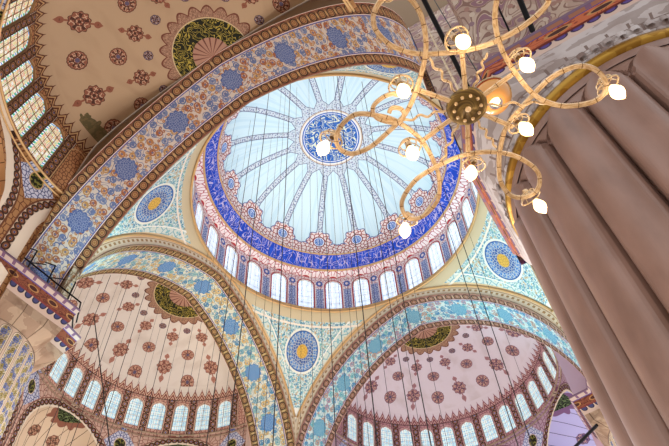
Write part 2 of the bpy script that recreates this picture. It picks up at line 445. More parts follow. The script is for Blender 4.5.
def window(parent_fn, H, depth, cu, cv, k, gm, fm, label):
    WIN[0]+=1
    g=MB(); reveal(g,parent_fn,H,depth)
    ci=parent_fn(cu,cv,depth)
    o=g.build('window_%d'%WIN[0],fm,None,kind='structure',label=label,category=None) if False else g.build('window_%d'%WIN[0],fm,None,kind='structure',label=label)
    p=MB(); pane(p,parent_fn,H,depth*.8,cu,cv,k); p.build('glass_pane',gm,o)
    # glazing bars
    b=MB(); us=[u for u,_ in H]; vs=[v for _,v in H]; hw=(max(us)-min(us))/2; R=hw*k
    for t in (-.33,.33):
        top=max(vs)-R+math.sqrt(1-t*t)*R
        b.tube([parent_fn(cu+t*hw,min(vs),depth*.72),parent_fn(cu+t*hw,top,depth*.72)],.022,5)
    n=5
    for i in range(1,n):
        v=min(vs)+(max(vs)-R-min(vs))*i/(n-1); b.tube([parent_fn(cu-hw,v,depth*.72),parent_fn(cu+hw,v,depth*.72)],.022,5)
    b.build('glazing_bars',fm,o)
    return o

# ------------------------------------------------------------------ central dome
def revolve(mb, prof, a0, a1, n, uvf, c=(0,0), inv=False):
    us=[a0+(a1-a0)*i/n for i in range(n+1)]
    P=[];U=[]
    for r,z in prof:
        for a in us:
            P.append(Vector((c[0]+r*math.cos(a*DEG),c[1]+r*math.sin(a*DEG),z))); U.append(uvf(a,r,z))
    k=n+1
    mb.add(P,[(j*k+i,j*k+i+1,(j+1)*k+i+1,(j+1)*k+i) for j in range(len(prof)-1) for i in range(n)],U)
S_='structure'
prof=[];Ls=[];L=0
for i in range(41):
    t=PI/2*i/40; r,z=10.34*math.cos(t)+.0004,47.5+5.6*math.sin(t)
    if prof: L+=math.hypot(r-prof[-1][0],z-prof[-1][1])
    prof.append((r,z)); Ls.append(L)
mb=MB(); zl={round(z,6):l for (r,z),l in zip(prof,Ls)}
revolve(mb,prof,0,360,144,lambda a,r,z:(a,zl[round(z,6)]))
dome=mb.build('ceiling_dome',M_dome,None,True,kind=S_,label='great central dome painted pale blue with sixteen patterned ribs and a blue crown roundel')
mb=MB(); revolve(mb,[(11.42,46.2),(10.95,46.85),(10.34,47.56)],0,360,144,lambda a,r,z:(a,(z-46.2)/1.36*1.6))
mb.build('inscription_band',M_band,dome,True)
mb=MB(); revolve(mb,[(12.32,46.02),(11.9,46.12),(11.42,46.2)],0,360,144,lambda a,r,z:(a,45.6+ (12.32-r)*.5))
mb.build('dome_lip',M_drum,dome,True)
for nm,R,Z,r in (('lower_moulding',11.42,46.2,.07),('upper_moulding',10.36,47.5,.06)):
    mb=MB(); mb.tube([(R*math.cos(i*PI/60),R*math.sin(i*PI/60),Z) for i in range(120)],r,8,True); mb.build(nm,M_gold,dome,True)
fd=lambda u,v,d: Vector(((12.12+(v-41)*.035+d)*math.cos(u*DEG),(12.12+(v-41)*.035+d)*math.sin(u*DEG),v))
mb=MB(); Hs=[]
for k in range(28):
    cu=(k+.5)*WN; hw=.75/12.2/DEG
    Hs.append((cu,panel(mb,fd,cu-WN/2,cu+WN/2,40.95,46.04,cu,hw,41.55,44.8,12.2*DEG,.4,N=24)))
drum=mb.build('wall_dome_drum',M_drum,None,kind=S_,label='red and blue painted drum wall of arched windows under the central dome')
for cu,H in Hs: window(fd,H,.2,cu,43.6,12.2*DEG,M_glassD,M_frame,'arched clear window in the ring at the foot of the central dome')
mb=MB()
mb.tube([(11.78*math.cos(i*PI/80),11.78*math.sin(i*PI/80),40.98) for i in range(160)],.16,10,True)
mb.tube([(11.66*math.cos(i*PI/80),11.66*math.sin(i*PI/80),40.68) for i in range(160)],.09,8,True)
revolve(mb,[(11.9,40.9),(12.3,41.05)],0,360,144,lambda a,r,z:(a,z))
mb.build('trim_dome_cornice',M_gold,None,True,kind=S_,label='gold ring cornice beneath the windows of the central dome')

# ------------------------------------------------------------------ pendentives
def pendentive(k,label):
    ang=45+90*k; pts=arc_pts(.9,60); pts=[p for p in pts if p[0]>=0][::-1]     # from springing? sorted below
    pts=sorted(pts,key=lambda p:p[1]); rows=[p for p in pts if p[0]<=A_]
    # add exact start
    z0=AZ+AK*math.sqrt((AS+AE+.9)**2-(A_+AE)**2); rows=[(A_,z0)]+rows
    mb=MB(); P=[];U=[];n=28
    for (uo,z) in rows:
        ro=math.hypot(A_,uo); ph=math.atan2(uo,A_)-PI/4
        for i in range(n+1):
            q=-1+2*i/n; th=q*abs(ph); P.append(Vector((ro*math.cos(th),ro*math.sin(th),z))); U.append((q,z))
    mb.add(P,[(j*(n+1)+i,j*(n+1)+i+1,(j+1)*(n+1)+i+1,(j+1)*(n+1)+i) for j in range(len(rows)-1) for i in range(n)],U)
    o=mb.build('wall_pendentive',M_pend,None,True,kind=S_,label=label); o.rotation_euler=(0,0,ang*DEG); return o
pendentive(0,'curved triangular pendentive straight ahead between the two lower half domes, with blue and gold roundel')
pendentive(1,'curved triangular pendentive at the left between broad arch and left half dome, with oval blue roundel')
pendentive(3,'turquoise curved triangular pendentive right of the dome beside the fluted pillar, with blue roundel')
pendentive(2,'curved triangular pendentive behind the chandelier')

# ------------------------------------------------------------------ arches
def great_arch(rot,mt,shrink,label,bk=None):
    N=40
    root=empty('wall_great_arch',(0,0,0),label,None,None,S_)
    p0=arc_pts(0,N); p1=arc_pts(-shrink,N) if shrink else p0
    L=[0]
    for a,b in zip(p0,p0[1:]): L.append(L[-1]+math.hypot(b[0]-a[0],b[1]-a[1]))
    mid=L[-1]/2
    mb=MB(); K=8; P=[];U=[]
    for j in range(K+1):
        t=j/K
        for i,(a,b) in enumerate(zip(p0,p1)):
            P.append(Vector((A_+AW*t,a[0]*(1-t)+b[0]*t,a[1]*(1-t)+b[1]*t))); U.append((L[i]-mid,-2+4*t))
    n=len(p0); mb.add(P,[(j*n+i,j*n+i+1,(j+1)*n+i+1,(j+1)*n+i) for j in range(K) for i in range(n-1)],U)
    mb.build('soffit',mt,root,True)
    cl=lambda u:max(-A_,min(A_,u))
    p9=arc_pts(.9,N); mb=MB()
    mb.add([Vector((A_,cl(a[0]),a[1])) for a in p0]+[Vector((A_,cl(b[0]),b[1])) for b in p9],
        [(i,i+1,n+i+1,n+i) for i in range(n-1) if abs(p0[i][0])<A_+.5],[(l-mid,0) for l in L]+[(l-mid,.9) for l in L])
    mb.build('face_band',M_face,root)
    p8=arc_pts(.82,N); mb=MB(); mb.tube([(A_-.04,a,b) for a,b in p8 if abs(a)<A_],.10,8); mb.build('gold_roll_moulding',M_gold,root,True)
    p3=arc_pts(.02,N); mb=MB(); mb.tube([(A_-.02,a,b) for a,b in p3 if abs(a)<A_+.3],.05,6); mb.build('edge_moulding',M_stonem,root,True)
    po=arc_pts(3.2,N); mb=MB()
    mb.add([Vector((A_+AW,a[0],a[1])) for a in p1]+[Vector((A_+AW,b[0],b[1])) for b in po],[(i,n+i,n+i+1,i+1) for i in range(n-1)],[(0,34)]*(2*n))
    mb.build('back_face',bk or M_face,root)
    root.rotation_euler=(0,0,rot*DEG)
    for ch in root.children: pass
    return root
great_arch(180,M_sofA,0.0,'broad near arch crossing the picture from lower left, cream floral soffit with blue roundels',M_tan)
great_arch(90,M_sofB,.5,'arch at lower left framing the left half dome, blue and cream floral soffit')
great_arch(0,M_sofC,.5,'arch at lower right framing the right half dome, turquoise floral soffit')
great_arch(270,M_sofA,.5,'arch hidden behind the chandelier and fluted pillar')

# ------------------------------------------------------------------ half domes with their window bands and apses
def half_dome(rot,mdome,mrow,mlow,mex,gm,fm,nm,vis=range(-7,7),apses=(-54,0,54),zb=32.6,ww=.60):
    R=Matrix.Rotation(rot*DEG,4,'Z')
    mb=MB(); pr=[(9.8*math.cos(PI/2*i/24)+.0004,36.3+3.5*math.sin(PI/2*i/24)) for i in range(25)]
    pr=[(r,z) for r,z in pr if z>37.35]; zz=37.3; pr=[(9.8*math.sqrt(1-((zz-36.3)/3.5)**2),zz)]+pr
    revolve(mb,pr,-90,90,168,lambda a,r,z:(a,r),c=(OC,0))
    o=mb.build('ceiling_half_dome',mdome,None,True,kind=S_,label=nm[0]); o.matrix_world=R
    # window band
    def f(u,v,d):
        if v<=36.2: r=10.2-(v-32.6)*.1
        else: r=9.84-(9.84-9.8*math.sqrt(max(0,1-((v-36.3)/3.5)**2)) if v>36.3 else .0)
        r+=d; return R@Vector((OC+r*math.cos(u*DEG),r*math.sin(u*DEG),v))
    mb=MB(); Hs=[]; hw=ww/10/DEG; last=math.ceil
    for k in range(-7,7):
        cu=(k+.5)*SN; Hs.append((k,cu,panel(mb,f,cu-SN/2,cu+SN/2,zb,36.05,cu,hw,zb+.45,35.05,10*DEG,.3,N=20)))
    n=168
    us=[-90+180*i/n for i in range(n+1)]; vs=[36.05,36.3,36.6,36.9,37.15,37.3]
    mb.grid(lambda u,v:f(u,v,0),us,vs); 
    for s in (-1,1):
        ue=s*7*SN; mb.grid(lambda u,v:f(u,v,0),[ue,s*90] ,[zb,34.5,36.05])
    w=mb.build('wall_window_band',mrow,None,kind=S_,label=nm[1])
    for k,cu,H in Hs:
        if k in vis: window(f,H,.18,cu,34.0,10*DEG,gm,fm,nm[2])
    # wall below with three arched recesses
    g=lambda u,v,d: R@Vector((OC+(10.4+d)*math.cos(u*DEG),(10.4+d)*math.sin(u*DEG),v))
    mb=MB(); K=10.4*DEG; exs=[]
    for c in apses:
        H=panel(mb,g,c-27,c+27,18,zb,c,4.0/K,18.5,zb-4.7,K,3,N=44); exs.append((c,H))
    for s in (-1,1):
        if s*54 in apses: mb.grid(lambda u,v:g(u,v,0),[s*81,s*90],[18,26,zb])
    for s in (-1,1):
        if s*54 not in apses: continue
        mb.add([R@Vector((OC,s*10.3,18)),R@Vector((OC,s*12.6,18)),R@Vector((OC,s*12.6,37)),R@Vector((OC,s*10.1,37))],[(0,1,2,3)],[(0,30)]*4)
    revolve(mb,[(10.12,zb),(10.5,zb-.01)],-90,90,168,lambda a,r,z:(a,z),c=(OC,0)) if False else mb.grid(lambda u,q: R@Vector((OC+q*math.cos(u*DEG),q*math.sin(u*DEG),zb)),[-90+180*i/168 for i in range(169)],[10.08,10.5],uvfn=lambda u,q:(u,zb-.1))
    mb.build('wall_apse',mlow,None,kind=S_,label=nm[3])
    for c,H in exs:
        mb=MB(); P=[];U=[]; S=[1,.97,.92,.85,.75,.62,.48,.32,.16,0.001]; n=len(H)
        for s in S:
            d=4.2*math.sqrt(max(0,1-s*s))
            for (a,b) in H:
                bb=b-(zb-4.7); a2=c+(a-c)*s
                P.append(g(a2,zb-4.7+bb*(s if bb>0 else 1),d if bb>=0 else d)); U.append(((a-c)*s*K,bb*(s if bb>0 else 1)))
        mb.add(P,[(j*n+i,j*n+(i+1)%n,(j+1)*n+(i+1)%n,(j+1)*n+i) for j in range(len(S)-1) for i in range(n)],U)
        mb.build('ceiling_apse_half_dome',mex,None,True,kind=S_,label=nm[4])
    mb=MB()
    for (r,z,q) in ((10.12,zb+.02,.07),(10.28,zb-.25,.05)):
        mb.tube([R@Vector((OC+r*math.cos(a*DEG),r*math.sin(a*DEG),z)) for a in range(-90,91,2)],q,6)
    mb.build('trim_window_band',M_gold if nm[5] else M_stonem,None,True,kind=S_,label=nm[6])
half_dome(180,M_semiA,M_rowA,M_lowA,M_exA,M_glassA,M_frameA,('tan half dome overhead at upper left with brown roundels','brown painted band holding stained windows at left edge','arched stained glass window in the band of the tan half dome at upper left','brown painted apse wall below the stained windows at left edge','plain tan small half dome at left edge',1,'gold moulding under the stained windows at left'),vis=range(-7,2),apses=(-54,0),zb=31.7,ww=.74)
half_dome(90,M_semiB,M_rowB,M_lowB,M_exB,M_glassB,M_frame,('rose cream half dome at lower left with red brown roundels','rose painted window band of the lower left half dome','pale arched window in the band of the lower left half dome','painted apse wall under the lower left half dome','small ribbed half dome below the lower left half dome',0,'stone moulding under the lower left windows'))
half_dome(0,M_semiC,M_rowC,M_lowC,M_exC,M_glassB,M_frame,('lilac half dome at lower right with plum roundels','plum painted window band of the lower right half dome','pale arched window in the band of the lower right half dome','painted apse wall under the lower right half dome','small lilac half dome below the lower right half dome',0,'stone moulding under the lower right windows'))
half_dome(270,M_semiC,M_rowC,M_lowC,M_exC,M_glassB,M_frame,('half dome behind the fluted pillar','window band behind the fluted pillar','window behind the fluted pillar','apse wall behind the fluted pillar','small half dome behind the fluted pillar',0,'moulding behind the fluted pillar'),vis=())

# ------------------------------------------------------------------ floor, piers, pillars
M_floor=mat('carpet',lambda u,v:mix(gt(noi(u,v,1.2),.5),'9c8474','a8968a'),.95)
mb=MB(); mb.box((0,0,-.05),(45,45,.05)); mb.build('floor',M_floor,kind=S_,label='carpeted floor')
def f_swirl(u,v):
    n=noi(u,v,.8,1.0,.4); c=mix(lt(ab(fr(n*14.0)-.5),.13),mix(gt(noi(u,v,1.3),.52),'bca898','ac9486'),'86685e')
    d_,r_=vor(u,v,2.4,rand=.8); c=mix(lt(d_,.22),c,ramp(r_,['a07c70','c4b4a4','8c7078','b09484']))
    c=mix(lt(ab(n-.5),.02),c,'8d6a74')
    return wear(c,u,v,.8,.3,'8a6a58')
M_swirl=mat('swirl_painted_plaster',f_swirl,.7)
def f_ros(u,v):
    c=lattice(u,v,2.6,'9c6a4e','704234',.07)
    dx=cell(u,1.5,.2); dy=cell(v,1.8,.4); c=rosette(c,dx,dy,.46,'5c3c80','341c30',8,.12)
    e=cell(u,4.0,.0); c=mix(lt(ab(e),.30),c,mix(gt(noi(u,v,4.0,0.0,.8),.5),'4c3488','a878a0')); c=mix(band(ab(e),.30,.37),c,'c8a080')
    return c
M_ros=mat('rosette_painted_plaster',f_ros,.7)
def f_marble(u,v): return wear(mix(gt(noi(u,v,.7,3.0,.6),.54),'b59c8c','a58a7c'),u,v,1.6,.35,'77594c')
M_pier=mat('pier_paint',lambda u,v:lattice(u,v,2.4,'b4a890','847058',.08,['7c88a0','a8845c','bcb4a0']),.75)
def pier(sx,sy,z0,label,ext=16.0):
    mb=MB()
    def q(x0,y0,x1,y1):   # wall quad strip between plan points
        L=math.hypot(x1-x0,y1-y0)
        mb.add([Vector((sx*x0,sy*y0,z0)),Vector((sx*x1,sy*y1,z0)),Vector((sx*x1,sy*y1,42)),Vector((sx*x0,sy*y0,42))],[(0,1,2,3)],[(x0+y0,z0),(x0+y0+L,z0),(x0+y0+L,42),(x0+y0,42)])
    a=11.82; b=12.37; c=15.74
    pl=[(a,a),(b,a),(b,b),(c,b),(c,ext),(ext,ext),(ext,c),(b,c),(b,b),(a,b),(a,a)]
    for s,t in zip(pl,pl[1:]): q(*s,*t)
    return mb.build('wall_pier',M_pier,None,kind=S_,label=label)
pier(-1,1,24,'painted pier above the left pillar'); pier(1,1,24,'painted pier above the far pillar'); pier(1,-1,24,'painted pier above the right pillar')
def box6(mb,x0,x1,y0,y1,z0,z1):
    for (P,uv) in (
      ([(x0,y0,z0),(x0,y1,z0),(x0,y1,z1),(x0,y0,z1)],1),([(x1,y0,z0),(x1,y1,z0),(x1,y1,z1),(x1,y0,z1)],1),
      ([(x0,y0,z0),(x1,y0,z0),(x1,y0,z1),(x0,y0,z1)],0),([(x0,y1,z0),(x1,y1,z0),(x1,y1,z1),(x0,y1,z1)],0)):
        mb.add([Vector(p) for p in P],[(0,1,2,3)],[(p[uv],p[2]) for p in P])
mb=MB(); box6(mb,-15.74,-12.0,-22,-12.41,14.6,42); pw=mb.build('wall_near_pier',M_swirl,kind=S_,label='swirl painted pier rising above the cornice of the fluted pillar')
mb=MB(); mb.add([Vector((-15.74,-12.38,14.6)),Vector((-11.8,-12.38,14.6)),Vector((-11.8,-12.38,26.2)),Vector((-15.74,-12.38,26.2)),Vector((-11.8,-12.9,14.6)),Vector((-11.8,-12.9,42)),Vector((-11.8,-12.38,42))],[(0,1,2,3),(1,4,5,6)],[(-15.74+15.8,14.9),(-11.8+15.8,14.9),(-11.8+15.8,26.2),(0.06,26.2),(4.5,14.9),(4.5,42),(4,42)])
mb.build('painted_panel',M_ros,pw)
# side vault springing west from the near pier
mb=MB(); R_=5.7; xs=[]; n=32
vp=[(-21.44+R_*math.cos(PI*i/n),16.2+1.35*R_*math.sin(PI*i/n)) for i in range(n+1)]
L=0;UL=[0]
for a,b in zip(vp,vp[1:]): L+=math.hypot(b[0]-a[0],b[1]-a[1]); UL.append(L)
P=[];U=[]
for y in (-14.15,-22): 
    for (x,z),l in zip(vp,UL): P.append(Vector((x,y,z))); U.append((l,y))
mb.add(P,[(i,i+1,n+2+i,n+1+i) for i in range(n)],U)
vo=[(-21.44+(R_+2.2)*math.cos(PI*i/n),16.2+1.35*(R_+2.0)*math.sin(PI*i/n)) for i in range(n+1)]
mb.add([Vector((x,-14.15,z)) for x,z in vp]+[Vector((x,-14.15,z)) for x,z in vo],[(i,n+1+i,n+2+i,i+1) for i in range(n)],[(l,0) for l in UL]+[(l,2.2) for l in UL])
va=mb.build('ceiling_side_vault',M_swirl,None,kind=S_,label='swirl painted vault soffit at top right behind the chandelier')

def arc_loft(mb,c,rows,n=120,extra=(),u0=None):
    """rows: list of (radius function(theta), z, v)"""
    th=sorted([2*PI*i/n for i in range(n)]+[e%(2*PI) for e in extra]); k=len(th); P=[];U=[]
    per=[0]; r0=rows[0][0]
    pts=[(r0(t)*math.cos(t),r0(t)*math.sin(t)) for t in th]
    for a,b in zip(pts,pts[1:]+pts[:1]): per.append(per[-1]+math.hypot(b[0]-a[0],b[1]-a[1]))
    for f,z,v in rows:
        for i in range(k+1):
            t=th[i%k]; r=f(t); P.append(Vector((c[0]+r*math.cos(t),c[1]+r*math.sin(t),z))); U.append((per[i],v))
    mb.add(P,[(j*(k+1)+i,j*(k+1)+i+1,(j+1)*(k+1)+i+1,(j+1)*(k+1)+i) for j in range(len(rows)-1) for i in range(k)],U)
def poly_r(pts):
    """pts relative to centre, star shaped"""
    def f(t):
        dx,dy=math.cos(t),math.sin(t); best=None
        for (x0,y0),(x1,y1) in zip(pts,pts[1:]+pts[:1]):
            ex,ey=x1-x0,y1-y0; den=dx*ey-dy*ex
            if abs(den)<1e-12: continue
            s=(x0*ey-y0*ex)/den; w=(x0*dy-y0*dx)/den
            if s>0 and -1e-9<=w<=1+1e-9 and (best is None or s>best): best=s
        return best
    return f
def shaft(mb,c,r0,amp,nf,z0,z1,zr,per=24):
    """convex flutes with deep grooves and rounded heads just under zr"""
    N=nf*per; P=[];U=[]
    zs=[z0+(z1-z0)*i/6 for i in range(7)]+[z1+(zr-z1)*math.sin(PI/2*i/12) for i in range(1,13)]+[zr+.03]
    for z in zs:
        e=max(0,(z-z1)/(zr-z1)); lim=math.sqrt(max(0,1-e*e)) if e<1 else 0
        for i in range(N):
            t=2*PI*i/N; x=abs((i%per)/per-.5)*2     # 0 mid flute .. 1 groove
            if e>=1 or x>lim: g=amp*.42
            else:
                q=x/max(lim,.001)
                if q>.93: g=-.10 if e==0 else amp*.1
                elif q>.84: g=amp*.30
                else: g=amp*(.42+.58*math.sqrt(1-(q/.86)**2))
            r=r0+g; P.append(Vector((c[0]+r*math.cos(t),c[1]+r*math.sin(t),z))); U.append((t*r0,z))
    mb.add(P,[(j*N+i,j*N+(i+1)%N,(j+1)*N+(i+1)%N,(j+1)*N+i) for j in range(len(zs)-1) for i in range(N)],U)
M_flute=mat('fluted_marble',lambda u,v:wear(mix(mth('MULTIPLY',noi(u*1.2,v*.4,2.2,4.0),.8),'947366','6a4e42'),u*1.6,v*.5,1.1,.35,'5c4035'),.40,spec=.45)
M_brass=mat('brass_ring',lambda u,v:mix(gt(noi(u,v,3.0),.5),'8c6420','a47c30'),.35,.6)
def f_cap(u,v):   # rows of carved grey marble blocks
    row=mth('FLOOR',v*5.0); x=cell(u+row*.21,.42)
    c=mix(gt(noi(u,v*3.0,1.6,3.0),.52),'b4aaa8','978a86'); 
    c=mix(band(v,.0,.55)*lt(ab(ab(x)-.2),.018),c,'75625c'); c=mix(band(v,.0,.55)*lt(fr(v*5.0),.10),c,'7c6a64')
    return wear(c,u,v,1.2,.35,'6e564c')
M_cap=mat('carved_marble_blocks',f_cap,.55)
def f_corn(o1,o2,pal,paldk,ph,base,top):
    def f(u,v):   # v 0..1 bottom to top
        x=cell(u,ph); c=mix(0.0,base,base)
        pr=hyp(x*(2.2/ph),(v-.30)*6.4); c=mix(lt(v,.32)*lt(pr,.92),c,paldk); c=mix(lt(v,.32)*lt(pr,.6),c,pal)
        c=mix(band(v,.32,.37),c,'6c2c24')
        n=noi(u,v*2.0,2.4,1.0,.5); o=mix(lt(ab(fr(n*4.0)-.5),.17),o1,o2)
        m_=hyp(cell(u,ph*2.6,.3)*1.6,(v-.57)*4.2); o=mix(lt(m_,.5),o,'a87c4c'); o=mix(lt(m_,.36),o,'401c18')
        c=mix(band(v,.37,.78),c,o); c=mix(band(v,.78,.82),c,'54407c')
        c=mix(gt(v,.82),c,top); t=cell(u,ph*1.3,.1); c=mix(gt(v,.84)*lt(ab(t),.07*ph/.4),c,'70506c'); c=mix(gt(v,.97),c,'6c5468')
        return c
    return f
M_corn1=mat('cornice_paint_brown',f_corn('7c4630','5a2c20','34345c','202038',.46,'b09a8c','b8a498'),.6)
M_corn4=mat('cornice_paint_orange',f_corn('b05c38','7c3424','54407c','3a2448',.36,'bfa598','94604a'),.6)
def f_cart(u,v):  # painted upright cartouches
    p=.78; x=cell(u,p); top=22.6; s=hyp(x,mx(v-(top-.33),0.0)*.9)
    c=mix(lt(s,.33),'b8a08c','5a4434'); c=mix(lt(s,.30),c,'d0c0a8'); c=mix(lt(s,.25),c,'6c5c4c')
    f=floral(x*1.6+gt(x,9.0),v,2.6,'b4a890',['5c6a9c','7c6c30','4c5c90','8c7c44'],'5a5a3c',.42)
    c=mix(lt(s,.24),c,f); c=mix(gt(v,22.66),c,'a89078'); return wear(c,u,v,1.0,.2,'7a5c48')
M_cart=mat('cartouche_painted_pillar',f_cart,.65)
M_fascia=mat('stained_stone_fascia',lambda u,v:wear(mix(lt(ab(cell(u,1.1)),.02),mix(gt(noi(u,v,1.3,3.0),.5),'9c8670','8c7460'),'5c4838'),u,v,1.1,.6,'5c3e2c'),.75)
def high_pillar(sx,sy,label):
    c=(sx*14.2,sy*14.2); r=3.0
    root=empty('pillar',(c[0],c[1],0),label,'pillar','great pillars carrying the dome')
    def ch(mb,nm,mt,sm=True,**k):
        mb.v=[(x-c[0],y-c[1],z) for x,y,z in mb.v]; return mb.build(nm,mt,root,sm,**k)
    mb=MB(); arc_loft(mb,c,[(lambda t:r+.25,0,0),(lambda t:r+.25,.9,.9),(lambda t:r+.02,1.1,1.1)],96); ch(mb,'base',M_flute,False)
    mb=MB(); N=26*10
    fl=lambda t: r+.10*abs(math.sin(t*13))
    arc_loft(mb,c,[(fl,z,z) for z in (1.0,8,15,22.1,22.4)]+[(lambda t:r+.02,22.7,22.7)],260); o=ch(mb,'shaft',M_cart)
    F=10.4
    loc=[(F-14.2, 5), (F-14.2,11.9-14.2+.0),(11.9-14.2+.0,11.9-14.2),(11.9-14.2,F-14.2),(5,F-14.2)]
    # plan in local diagonal frame: coordinates grow outward
    pl=[(-3.8,4.2),(-3.8,-1.9),(-2.5,-2.3),(-2.9,-2.9),(-2.3,-2.5),(-1.9,-3.8),(4.2,-3.8),(4.2,4.2)]
    pl=[(-3.8,4.2),(-3.8,-2.3),(-2.5,-2.5),(-2.3,-3.8),(4.2,-3.8),(4.2,4.2)]
    P=[(x*sx,y*sy) for x,y in pl]; pr=poly_r(P); ex=[math.atan2(y,x) for x,y in P]
    off=lambda d:(lambda t:pr(t)+d)
    lerp=lambda k:(lambda t:(r+.05)*(1-k)+(pr(t)-.25)*k)
    mb=MB(); arc_loft(mb,c,[(lerp(0),22.7,22.7),(lerp(.3),22.95,22.95),(lerp(.85),23.4,23.4),(lerp(1),23.9,23.9)],120,ex); ch(mb,'capital',M_fascia,False)
    mb=MB(); arc_loft(mb,c,[(off(-.25),23.9,0),(off(-.12),24.2,.25),(off(.0),24.4,.37),(off(.12),24.9,.78),(off(.3),25.2,1.0),(off(.3),25.3,1.02),(lambda t:.5,25.32,1.0)],120,ex); ch(mb,'cornice',M_corn1,False)
    return root
high_pillar(-1,1,'painted pillar at the left edge with upright cartouches, brown cornice and iron railing')
high_pillar(1,-1,'far right painted pillar, only its brown cornice and patterned shaft showing beside the near fluted pillar')
# near fluted pillar
c4=(-14.79,-15.99); rr=3.02
root=empty('pillar',(c4[0],c4[1],0),'huge near pillar of brown fluted marble with a brass ring, filling the right side','pillar','great pillars carrying the dome')
def ch4(mb,nm,mt,sm=True,**k):
    mb.v=[(x-c4[0],y-c4[1],z) for x,y,z in mb.v]; return mb.build(nm,mt,root,sm,**k)
mb=MB(); arc_loft(mb,c4,[(lambda t:rr+.5,0,0),(lambda t:rr+.5,.8,.8),(lambda t:rr+.2,1.1,1.1)],96); ch4(mb,'base',M_flute,False)
mb=MB(); shaft(mb,c4,rr-.06,.26,20,1.0,11.85,12.40); ch4(mb,'fluted_shaft',M_flute,False)
mb=MB(); arc_loft(mb,c4,[(lambda t:rr+.08,12.40,0),(lambda t:rr+.14,12.55,.2),(lambda t:rr+.08,12.64,.3)],120); ch4(mb,'neck',M_flute)
mb=MB(); arc_loft(mb,c4,[(lambda t:rr+.05,12.62,0),(lambda t:rr+.2,12.66,.1),(lambda t:rr+.22,12.78,.2),(lambda t:rr+.2,12.86,.3),(lambda t:rr+.03,12.9,.4)],120); ch4(mb,'brass_ring',M_brass,True,label='brass ring around the top of the shaft')
pl=[(-18.1,-19.7),(-18.1,-13.9),(-17.2,-13.0),(-15.9,-12.55),(-12.6,-12.5),(-11.4,-13.3),(-11.4,-19.7)]
P4=[(x-c4[0],y-c4[1]) for x,y in pl][::-1]; pr4=poly_r(P4); ex4=[math.atan2(y,x) for x,y in P4]
o4=lambda d:(lambda t:pr4(t)+d)
l4=lambda k:(lambda t:(rr+.06)*(1-k)+max(rr+.06,pr4(t)-.06)*k)
mb=MB(); arc_loft(mb,c4,[(l4(0),12.88,0),(l4(.12),13.05,.14),(l4(.10),13.06,.15),(l4(.45),13.3,.38),(l4(.42),13.31,.39),(l4(.8),13.52,.62),(l4(.92),13.66,.8),(l4(1),13.93,1.0)],140,ex4); cp=ch4(mb,'capital',M_cap,False,label='grey carved marble capital')
# carved niches of the capital
for tier,(z,k,hh) in enumerate(((12.98,.06,.13),(13.2,.30,.14))):
    nn=72
    mb=MB()
    for i in range(nn):
        t=2*PI*(i+.5*(tier%2))/nn; r=l4(k)(t)+.05; c=Vector((c4[0]+r*math.cos(t),c4[1]+r*math.sin(t),z)); Rm=Matrix.Rotation(t,3,'Z')
        for q in range(4):
            a0=PI*q/4; a1=PI*(q+1)/4
            mb.add([c+Rm@Vector((.03*math.sin(a0),.085*math.cos(a0),-hh/2)),c+Rm@Vector((.03*math.sin(a1),.085*math.cos(a1),-hh/2)),c+Rm@Vector((.05*math.sin(a1),.09*math.cos(a1),hh/2)),c+Rm@Vector((.05*math.sin(a0),.09*math.cos(a0),hh/2))],[(0,1,2,3)],[(t*3,0.05)]*4)
    mb.v=[(x-c4[0],y-c4[1],zz_) for x,y,zz_ in mb.v]; mb.build('carved_niches',M_cap,root,True)
mb=MB(); arc_loft(mb,c4,[(o4(-.06),13.93,0),(o4(-.02),14.12,.30),(o4(.03),14.15,.37),(o4(.12),14.36,.80),(o4(.2),14.46,1.0),(o4(.2),14.56,1.05),(lambda t:.5,14.58,1)],140,ex4); ch4(mb,'cornice',M_corn4,False,label='orange and purple painted cornice')

# ------------------------------------------------------------------ ironwork
M_iron=mat('black_iron',lambda u,v:'1c1a1c',.5,.6)
def rod(name,pts,r,label,cat,group=None,mt=None,n=6):
    c=Vector(pts[0]); mb=MB(); mb.tube([Vector(p)-c for p in pts],r,n); o=mb.build(name,mt or M_iron,None,True,label=label,cat=cat,group=group); o.location=c; return o
rod('tie_rod',[(-16.0,-15.75,19.0),(-26.8,-15.75,19.0)],.085,'thick dark iron tie rod crossing the swirl painted vault at top right','tie rod')
rod('tie_rod',[(-16.05,-15.2,19.4),(-26.8,-15.0,19.4)],.03,'thin dark iron rod left of the thick tie rod at top right','tie rod')
rod('tie_rod',[(-15.7,-13.34,17.4),(-27,-13.40,17.4)],.07,'dark iron tie rod running up from the chandelier hub','tie rod')
a=atz(597,425,22.4); b=atz(560,462,22.4); rod('tie_rod',[a,b+(b-a)*1.0],.10,'dark iron tie rod at the foot of the far right cornice','tie rod')
rl=empty('iron_railing',(-12.0,10.7,25.3),'black iron railing on the cornice of the left painted pillar','railing')
def part_rods(nm,segs,r,root):
    for s in segs:
        mb=MB(); mb.tube([Vector(p)-root.location for p in s],r,6); mb.build(nm,M_iron,root,True)
part_rods('rail',[[(-19,10.7,25.78),(-11.9,10.7,25.78)],[(-19,10.7,26.3),(-11.6,10.7,26.3)],[(-11.9,10.7,25.78),(-10.7,12.1,25.78)],[(-11.6,10.7,26.3),(-10.6,12.1,26.3)]],.045,rl)
part_rods('post',[[(x,10.7,25.25),(x,10.7,27.3)] for x in (-18.2,-16.6,-15.2,-13.9,-12.4)],.045,rl)
part_rods('finial_bar',[[(x-.6,10.7,27.0),(x,10.7,27.3)] for x in (-16.6,-15.2,-13.9)]+[[(x,10.7,26.3),(x+.8,10.7,26.9)] for x in (-15.2,-13.9)],.035,rl)

